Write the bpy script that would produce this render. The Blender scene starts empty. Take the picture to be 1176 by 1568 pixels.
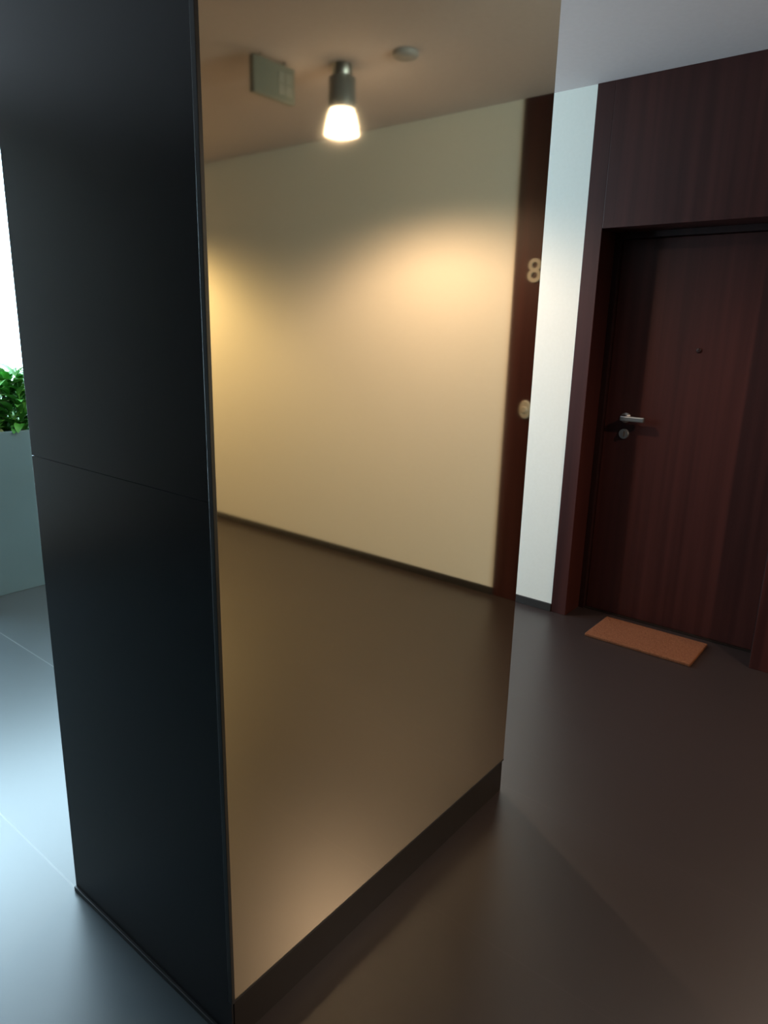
import bpy, bmesh, math, random
from mathutils import Vector, Matrix
random.seed(4)
S=bpy.context.scene
W=2.731; H=2.649; PA=1.146; PB=0.664; PZ=0.12
YB=3.62; YN=-6.0; XL=-2.3

# ---------------- materials ----------------
def mat(name,col=(.5,.5,.5),rough=.5,metal=0,spec=.5,emit=None,es=0):
    m=bpy.data.materials.new(name); m.use_nodes=True
    b=m.node_tree.nodes['Principled BSDF']
    b.inputs['Base Color'].default_value=(*col,1); b.inputs['Roughness'].default_value=rough
    b.inputs['Metallic'].default_value=metal; b.inputs['Specular IOR Level'].default_value=spec
    if emit: b.inputs['Emission Color'].default_value=(*emit,1); b.inputs['Emission Strength'].default_value=es
    return m
def noise_col(m,c1,c2,scale=(1,1,1),nscale=5,detail=4,bump=0,rough=None):
    nt=m.node_tree; N=nt.nodes; L=nt.links; b=N['Principled BSDF']
    tc=N.new('ShaderNodeTexCoord'); mp=N.new('ShaderNodeMapping'); mp.inputs['Scale'].default_value=scale
    nz=N.new('ShaderNodeTexNoise'); nz.inputs['Scale'].default_value=nscale; nz.inputs['Detail'].default_value=detail
    cr=N.new('ShaderNodeValToRGB'); cr.color_ramp.elements[0].position=.3; cr.color_ramp.elements[1].position=.7
    cr.color_ramp.elements[0].color=(*c1,1); cr.color_ramp.elements[1].color=(*c2,1)
    L.new(tc.outputs['Object'],mp.inputs[0]); L.new(mp.outputs[0],nz.inputs['Vector']); L.new(nz.outputs['Fac'],cr.inputs[0]); L.new(cr.outputs[0],b.inputs['Base Color'])
    if bump:
        bp=N.new('ShaderNodeBump'); bp.inputs['Strength'].default_value=bump; bp.inputs['Distance'].default_value=.002
        L.new(nz.outputs['Fac'],bp.inputs['Height']); L.new(bp.outputs[0],b.inputs['Normal'])
    if rough:
        mr=N.new('ShaderNodeMapRange'); mr.inputs[3].default_value=rough[0]; mr.inputs[4].default_value=rough[1]
        L.new(nz.outputs['Fac'],mr.inputs[0]); L.new(mr.outputs[0],b.inputs['Roughness'])
    return m
M_wall=noise_col(mat('wall_paint',rough=.8,spec=.2),(.78,.75,.67),(.80,.77,.69),nscale=60)
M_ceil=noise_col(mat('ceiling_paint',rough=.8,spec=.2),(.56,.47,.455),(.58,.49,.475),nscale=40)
M_wood=noise_col(mat('mahogany_veneer',rough=.42,spec=.33),(.027,.0060,.0046),(.052,.0130,.0098),scale=(6,14,.35),nscale=1.6,detail=3)
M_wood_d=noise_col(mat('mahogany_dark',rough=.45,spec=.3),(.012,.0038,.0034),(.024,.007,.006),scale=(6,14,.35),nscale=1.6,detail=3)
M_unseen_wall=noise_col(mat('unseen_wall_dark',rough=.5,spec=.3),(.045,.032,.028),(.06,.045,.038),scale=(6,6,.35),nscale=2.2,detail=6)  # invented finish for the unseen left wall, dark so the side panel reflects black
M_panel=noise_col(mat('black_gloss_laminate',rough=.25,spec=.38),(.004,.0042,.0065),(.005,.0052,.0075),nscale=3)
M_plinth=mat('plinth_dark',(.012,.008,.0062),.4,spec=.3)
M_trim=mat('dark_metal_trim',(.08,.08,.08),.35,.9)
M_steel=mat('brushed_steel',(.40,.38,.36),.35,1)
M_base=mat('baseboard_dark',(.02,.016,.014),.5)
M_bell=mat('ivory_plastic',(.33,.29,.22),.4)
M_lampbody=noise_col(mat('lamp_body_paint',rough=.4),(.12,.12,.115),(.14,.14,.135),nscale=30)
M_mirror=mat('bronze_mirror',(.80,.66,.45),.015,1)
M_glass_e=mat('lamp_diffuser',(.9,.85,.75),.4,emit=(1,.88,.70),es=7)
M_planter=noise_col(mat('planter_lacquer',rough=.3),(.125,.235,.275),(.135,.255,.30),nscale=4)
M_soil=noise_col(mat('soil',rough=.95),(.02,.013,.008),(.06,.04,.025),nscale=40,bump=.6)
M_frame=mat('window_frame_white',(.75,.77,.78),.4)
noise_col(M_mirror,(.83,.70,.48),(.85,.72,.50),nscale=2,rough=(.03,.05))
def floor_mat(name,c,mort,rough,spec):
    M=mat(name,c,rough,spec=spec)
    nt=M.node_tree; N=nt.nodes; L=nt.links; b=N['Principled BSDF']
    b.inputs['IOR'].default_value=1.8
    tc=N.new('ShaderNodeTexCoord'); mp=N.new('ShaderNodeMapping'); mp.inputs['Rotation'].default_value=(0,0,math.radians(90)); 
    br=N.new('ShaderNodeTexBrick'); br.offset=0
    br.inputs['Scale'].default_value=1; br.inputs['Brick Width'].default_value=40; br.inputs['Row Height'].default_value=.585
    mp.inputs['Location'].default_value=(20,0,0)
    br.inputs['Mortar Size'].default_value=.003; br.inputs['Mortar Smooth'].default_value=.4
    br.inputs['Color1'].default_value=(*c,1); br.inputs['Color2'].default_value=tuple(k*.96 for k in c)+(1,); br.inputs['Mortar'].default_value=(*mort,1)
    L.new(tc.outputs['Object'],mp.inputs[0]); L.new(mp.outputs[0],br.inputs['Vector'])
    L.new(br.outputs['Color'],b.inputs['Base Color'])
    return M
M_floor=floor_mat('porcelain_tile_dark',(.023,.0148,.0135),(.028,.019,.018),.36,.5)
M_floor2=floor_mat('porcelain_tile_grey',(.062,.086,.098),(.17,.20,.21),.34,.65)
M_leaf=noise_col(mat('leaf_green',rough=.45),(.04,.26,.03),(.18,.55,.12),nscale=9,detail=2)
M_leaf2=noise_col(mat('leaf_variegated',rough=.45),(.22,.42,.20),(.55,.65,.48),nscale=12,detail=2)
M_mat=noise_col(mat('coir_mat',rough=.95,spec=.1),(.115,.040,.018),(.175,.068,.033),nscale=160,bump=1)

# ---------------- mesh helpers ----------------
def obj(name,bm,mats,parent=None,smooth=False):
    me=bpy.data.meshes.new(name); bm.normal_update(); bm.to_mesh(me); bm.free()
    for m in (mats if isinstance(mats,(list,tuple)) else [mats]): me.materials.append(m)
    if smooth:
        for p in me.polygons: p.use_smooth=True
    o=bpy.data.objects.new(name,me); S.collection.objects.link(o)
    if parent: o.parent=parent
    return o
def addbox(bm,x0,x1,y0,y1,z0,z1,mi=0,bev=0):
    r=bmesh.ops.create_cube(bm,size=1)
    for v in r['verts']: v.co=Vector(((x0+x1)/2+v.co.x*(x1-x0),(y0+y1)/2+v.co.y*(y1-y0),(z0+z1)/2+v.co.z*(z1-z0)))
    fs=set(f for v in r['verts'] for f in v.link_faces)
    for f in fs: f.material_index=mi
    if bev:
        es=list(set(e for v in r['verts'] for e in v.link_edges))
        bmesh.ops.bevel(bm,geom=es,offset=bev,segments=2,profile=.6,affect='EDGES')
def box(name,x0,x1,y0,y1,z0,z1,m,parent=None,bev=0):
    bm=bmesh.new(); addbox(bm,x0,x1,y0,y1,z0,z1,0,bev); return obj(name,bm,m,parent)
def lathe(bm,prof,c,seg=40,mi=0,axis='z',caps=(1,1),sz=1):
    rings=[]
    for r,z in prof:
        ring=[]
        for i in range(seg):
            a=2*math.pi*i/seg
            if axis=='z': co=(c[0]+r*math.cos(a),c[1]+r*math.sin(a),c[2]+z)
            elif axis=='x': co=(c[0]+z,c[1]+r*math.cos(a),c[2]+sz*r*math.sin(a))
            ring.append(bm.verts.new(co))
        rings.append(ring)
    for a,b in zip(rings,rings[1:]):
        for i in range(seg):
            f=bm.faces.new((a[i],a[(i+1)%seg],b[(i+1)%seg],b[i])); f.material_index=mi; f.smooth=True
    for k,rg in enumerate((rings[0],rings[-1])):
        if caps[k]:
            f=bm.faces.new(rg); f.material_index=mi
def empty(name,loc=(0,0,0)):
    e=bpy.data.objects.new(name,None); S.collection.objects.link(e); e.empty_display_size=.1; return e

# ---------------- shell ----------------
XR=W+.30
bm=bmesh.new()
addbox(bm,0,XR,YN-.2,PB,-.1,0,0); addbox(bm,PA,XR,PB,YB+.2,-.1,0,0)      # dark corridor tiles
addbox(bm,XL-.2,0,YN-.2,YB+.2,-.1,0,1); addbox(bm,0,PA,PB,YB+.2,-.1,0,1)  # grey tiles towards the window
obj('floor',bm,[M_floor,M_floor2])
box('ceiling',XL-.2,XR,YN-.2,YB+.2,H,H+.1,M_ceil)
U0,U1=-.97,.58   # wooden door unit
bm=bmesh.new(); addbox(bm,W,XR,U1,YB,0,H); addbox(bm,W,XR,YN,U0,0,H); obj('wall_right',bm,M_wall)
box('wall_left',XL-.2,XL,YN,YB,0,H,M_unseen_wall)
box('wall_front',XL-.2,XR,YN-.2,YN,0,H,M_wall)
WX0,WX1,WZ0,WZ1=-.35,2.3,.10,2.55
bm=bmesh.new(); addbox(bm,XL-.2,WX0,YB,YB+.2,0,H); addbox(bm,WX1,XR,YB,YB+.2,0,H); addbox(bm,WX0,WX1,YB,YB+.2,0,WZ0); addbox(bm,WX0,WX1,YB,YB+.2,WZ1,H); obj('wall_back',bm,M_wall)
bm=bmesh.new(); t=.05
addbox(bm,WX0,WX1,YB+.06,YB+.12,WZ0,WZ0+t); addbox(bm,WX0,WX1,YB+.06,YB+.12,WZ1-t,WZ1)
for x in (WX0,WX1-t): addbox(bm,x,x+t,YB+.06,YB+.12,WZ0+t,WZ1-t)
addbox(bm,WX0-.03,WX1+.03,YB-.03,YB+.05,WZ0-.03,WZ0)
obj('window_1',bm,M_frame)
bm=bmesh.new(); addbox(bm,W-.012,W,U1,YB,0,.045,0,.002); addbox(bm,W-.012,W,YN,U0,0,.045,0,.002); obj('baseboard_right',bm,M_base)

# ---------------- pillar ----------------
pil=empty('mirrored_pillar')
box('core',.006,PA-.004,.006,PB-.004,0,H,M_panel,pil)
zs=1.205
box('side_panel_lower',0,.006,.0,PB,.014,zs-.0004,M_panel,pil,.0003)
box('side_panel_upper',0,.006,.0,PB,zs+.0004,H,M_panel,pil,.0003)
box('rear_panel',.006,PA,PB-.004,PB,.014,H,M_panel,pil)
box('end_panel',PA-.004,PA,.0,PB-.004,.014,H,M_panel,pil)
box('side_base_strip',-.006,.006,-.004,PB,0,.014,M_trim,pil,.001)
box('plinth',.006,PA,-.002,.006,0,PZ-.004,M_plinth,pil)
box('mirror_panel',.004,PA,-.006,.006,PZ,H,M_mirror,pil,.0015)
box('mirror_bottom_rail',.004,PA,-.007,.004,PZ-.005,PZ,M_trim,pil,.001)
box('corner_trim',-.004,.004,-.008,.004,PZ-.005,H,M_trim,pil,.001)

# ---------------- door unit ----------------
d=empty('door_1')
O0,O1,OZ=-.44,.493,2.01; XD=W+.20
box('left_casing',W-.006,XR,O1,U1,0,H,M_wood,d,.002)
box('header_panel',W-.006,XR,O0,O1,OZ,H,M_wood,d,.002)
box('right_panel',W-.006,XR,U0,O0,0,H,M_wood,d,.002)
bm=bmesh.new()
addbox(bm,XD-.03,XD+.05,O1-.03,O1,0,OZ,0,.002); addbox(bm,XD-.03,XD+.05,O0,O0+.03,0,OZ,0,.002); addbox(bm,XD-.03,XD+.05,O0+.03,O1-.03,OZ-.03,OZ,0,.002)
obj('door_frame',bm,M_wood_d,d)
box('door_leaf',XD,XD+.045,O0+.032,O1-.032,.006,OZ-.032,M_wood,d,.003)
box('light_leak_block',XD+.05,XR,O0,O1,0,OZ,M_wood_d,d)  # unseen fill added behind the leaf to block daylight leaking through the gap
box('threshold',XD-.02,XD+.05,O0+.03,O1-.03,0,.006,M_plinth,d)
bm=bmesh.new(); hy,hz=.350,1.095
lathe(bm,[(.027,0),(.027,-.006),(.024,-.010),(.011,-.011),(.011,-.045),(.009,-.05)],(XD,hy,hz),28,0,'x')
lathe(bm,[(.027,0),(.027,-.006),(.024,-.010)],(XD,hy,hz-.085),28,0,'x')
addbox(bm,XD-.028,XD-.010,hy-.006,hy+.006,hz-.10,hz-.07,0,.003)
addbox(bm,XD-.058,XD-.036,hy-.115,hy+.012,hz-.013,hz+.013,0,.006)
obj('door_handle',bm,M_steel,d)
bm=bmesh.new(); lathe(bm,[(.012,0),(.012,-.004),(.007,-.006)],(XD,.03,1.45),20,0,'x'); obj('peephole',bm,M_wood_d,d)

cu=bpy.data.curves.new('n8','FONT'); cu.body='8'; cu.size=.165; cu.extrude=.004; cu.align_x='CENTER'; cu.align_y='CENTER'; cu.offset=.002
to=bpy.data.objects.new('n8',cu); S.collection.objects.link(to)
dg=bpy.context.evaluated_depsgraph_get(); me=bpy.data.meshes.new_from_object(to.evaluated_get(dg)); bpy.data.objects.remove(to)
num=bpy.data.objects.new('door_number_sign',me); S.collection.objects.link(num); me.materials.clear(); me.materials.append(M_bell)
num.matrix_world=Matrix(((0,0,-1,W-.010),(-1,0,0,-.846),(0,1,0,1.822),(0,0,0,1)))
bm=bmesh.new()
lathe(bm,[(.034,-.006),(.034,-.014),(.030,-.019)],(W,-.842,1.11),32,0,'x',sz=1.5)
lathe(bm,[(.018,-.019),(.018,-.024),(.014,-.027)],(W,-.842,1.11),32,0,'x')
obj('doorbell_button',bm,M_bell)

# ---------------- doormat ----------------
bm=bmesh.new(); addbox(bm,2.54,2.84,-.225,.30,0,.016,0,.005)
dm=obj('doormat',bm,M_mat)

# ---------------- ceiling lamps ----------------
def lamp(x,y,power,col):
    e=empty('ceiling_spotlight')
    bm=bmesh.new()
    lathe(bm,[(.045,0),(.045,-.045),(.043,-.05)],(x,y,H),40,1)
    lathe(bm,[(.050,-.05),(.060,-.055),(.060,-.175),(.057,-.18)],(x,y,H),40,0)
    obj('body',bm,[M_lampbody,M_steel],e)
    bm=bmesh.new(); lathe(bm,[(.054,-.18),(.064,-.205),(.074,-.245),(.079,-.285),(.075,-.285),(.070,-.245),(.060,-.205),(.050,-.184)],(x,y,H),40,0,caps=(0,1))
    obj('diffuser',bm,M_glass_e,e)
    l=bpy.data.lights.new('bulb','SPOT'); l.energy=power; l.color=col; l.spot_size=math.radians(166); l.spot_blend=.6; l.shadow_soft_size=.022
    lo=bpy.data.objects.new('bulb',l); S.collection.objects.link(lo); lo.parent=e; lo.location=(x,y,H-.262)
lamp(1.86,-1.42,92,(1,.77,.62))
lamp(1.86,1.40,78,(1,.72,.50))
lamp(1.86,-4.20,180,(1,.78,.42))

e=empty('exit_sign')
M_sign=mat('sign_grey',(.14,.145,.12),.4); M_pic=mat('sign_pictogram',(.22,.21,.18),.4)
bm=bmesh.new(); addbox(bm,1.50,1.74,-1.63,-1.60,2.485,2.630,0,.004); obj('board',bm,M_sign,e)
bm=bmesh.new()
for (x0,x1,z0,z1) in ((1.64,1.677,2.51,2.552),(1.683,1.72,2.51,2.552),(1.64,1.677,2.558,2.60),(1.683,1.72,2.558,2.60)): addbox(bm,x0,x1,-1.600,-1.597,z0,z1)
obj('pictogram',bm,M_pic,e)
bm=bmesh.new(); 
for x in (1.55,1.69): lathe(bm,[(.005,0),(.005,.021)],(x,-1.615,2.628),12)
obj('hangers',bm,M_steel,e)
bm=bmesh.new(); lathe(bm,[(.055,0),(.055,-.014),(.047,-.022),(.02,-.026)],(1.905,-1.10,H),36); obj('smoke_detector',bm,noise_col(mat('detector_plastic'),(.28,.25,.24),(.30,.27,.26)))

# ---------------- planter and plants ----------------
p=empty('planter_box')
px0,px1,py0,py1,pz=.45,1.50,3.02,3.48,.92
bm=bmesh.new(); t=.03
addbox(bm,px0,px1,py0,py0+t,0,pz,0,.004); addbox(bm,px0,px1,py1-t,py1,0,pz,0,.004)
addbox(bm,px0,px0+t,py0+t,py1-t,0,pz,0,.002); addbox(bm,px1-t,px1,py0+t,py1-t,0,pz,0,.002)
obj('box',bm,M_planter,p)
box('soil',px0+t,px1-t,py0+t,py1-t,0,pz-.05,M_soil,p)
bm=bmesh.new()
def leaf(base,az,el,L,wd,droop,mi):
    n=7; dirh=Vector((math.cos(az),math.sin(az),0)); side=Vector((-math.sin(az),math.cos(az),0))
    pos=Vector(base); ang=el; prev=None
    for i in range(n+1):
        t=i/n; w=wd*math.sin(math.pi*min(1,t*.92+.06))**.8*.5
        up=Vector((0,0,1))*math.cos(ang)-dirh*math.sin(ang)
        a=bm.verts.new(pos-side*w+up*w*.35); c=bm.verts.new(pos); b=bm.verts.new(pos+side*w+up*w*.35)
        if prev:
            for q in ((prev[0],prev[1],c,a),(prev[1],prev[2],b,c)):
                f=bm.faces.new(q); f.material_index=mi; f.smooth=True
        prev=(a,c,b)
        pos=pos+(dirh*math.cos(ang)+Vector((0,0,1))*math.sin(ang))*(L/n); ang-=droop/n
x=px0+.1
while x<px1-.06:
    for k in range(3):
        bx=x+random.uniform(-.04,.04); by=random.uniform(py0+.07,py1-.14); st=random.uniform(.18,.40)
        mi=1 if random.random()<.3 else 0
        for j in range(28):
            leaf((bx,by,pz-.055+st*j/28),random.uniform(0,6.28),random.uniform(.3,1.35),random.uniform(.09,.17),random.uniform(.04,.065),random.uniform(.6,1.8),mi)
        lathe(bm,[(.005,0),(.003,st+.04)],(bx,by,pz-.055),6,0)
    x+=.09
obj('foliage',bm,[M_leaf,M_leaf2],p)

# ---------------- daylight ----------------
w=bpy.data.worlds.new('sky'); S.world=w; w.use_nodes=True
bg=w.node_tree.nodes['Background']; bg.inputs[0].default_value=(.58,.84,1,1); bg.inputs[1].default_value=14.5
def portal(sx,sy,loc,rot):
    l=bpy.data.lights.new('window_portal','AREA'); l.shape='RECTANGLE'; l.size=sx; l.size_y=sy; l.cycles.is_portal=True
    lo=bpy.data.objects.new('window_portal',l); S.collection.objects.link(lo); lo.location=loc; lo.rotation_euler=rot
portal(WX1-WX0,WZ1-WZ0,((WX0+WX1)/2,YB+.15,(WZ0+WZ1)/2),(math.radians(-90),0,0))

# ---------------- camera ----------------
yw,pt,rl,f=.67467,.25315,-.02516,1065.1
F=Vector((math.cos(yw)*math.cos(pt),math.sin(yw)*math.cos(pt),-math.sin(pt)))
R=Vector((math.sin(yw),-math.cos(yw),0)); D=F.cross(R)
if D.z>0: D=-D
R2=R*math.cos(rl)+D*math.sin(rl); D2=-R*math.sin(rl)+D*math.cos(rl)
c=bpy.data.cameras.new('camera'); co=bpy.data.objects.new('camera',c); S.collection.objects.link(co)
U=-D2; B=-F
co.matrix_world=Matrix(((R2.x,U.x,B.x,-.72585),(R2.y,U.y,B.y,-.96228),(R2.z,U.z,B.z,1.5),(0,0,0,1)))
c.sensor_fit='VERTICAL'; c.sensor_height=36; c.lens=f/1568*36; c.clip_start=.02
S.camera=co
S.view_settings.view_transform='Standard'
S.view_settings.exposure=0
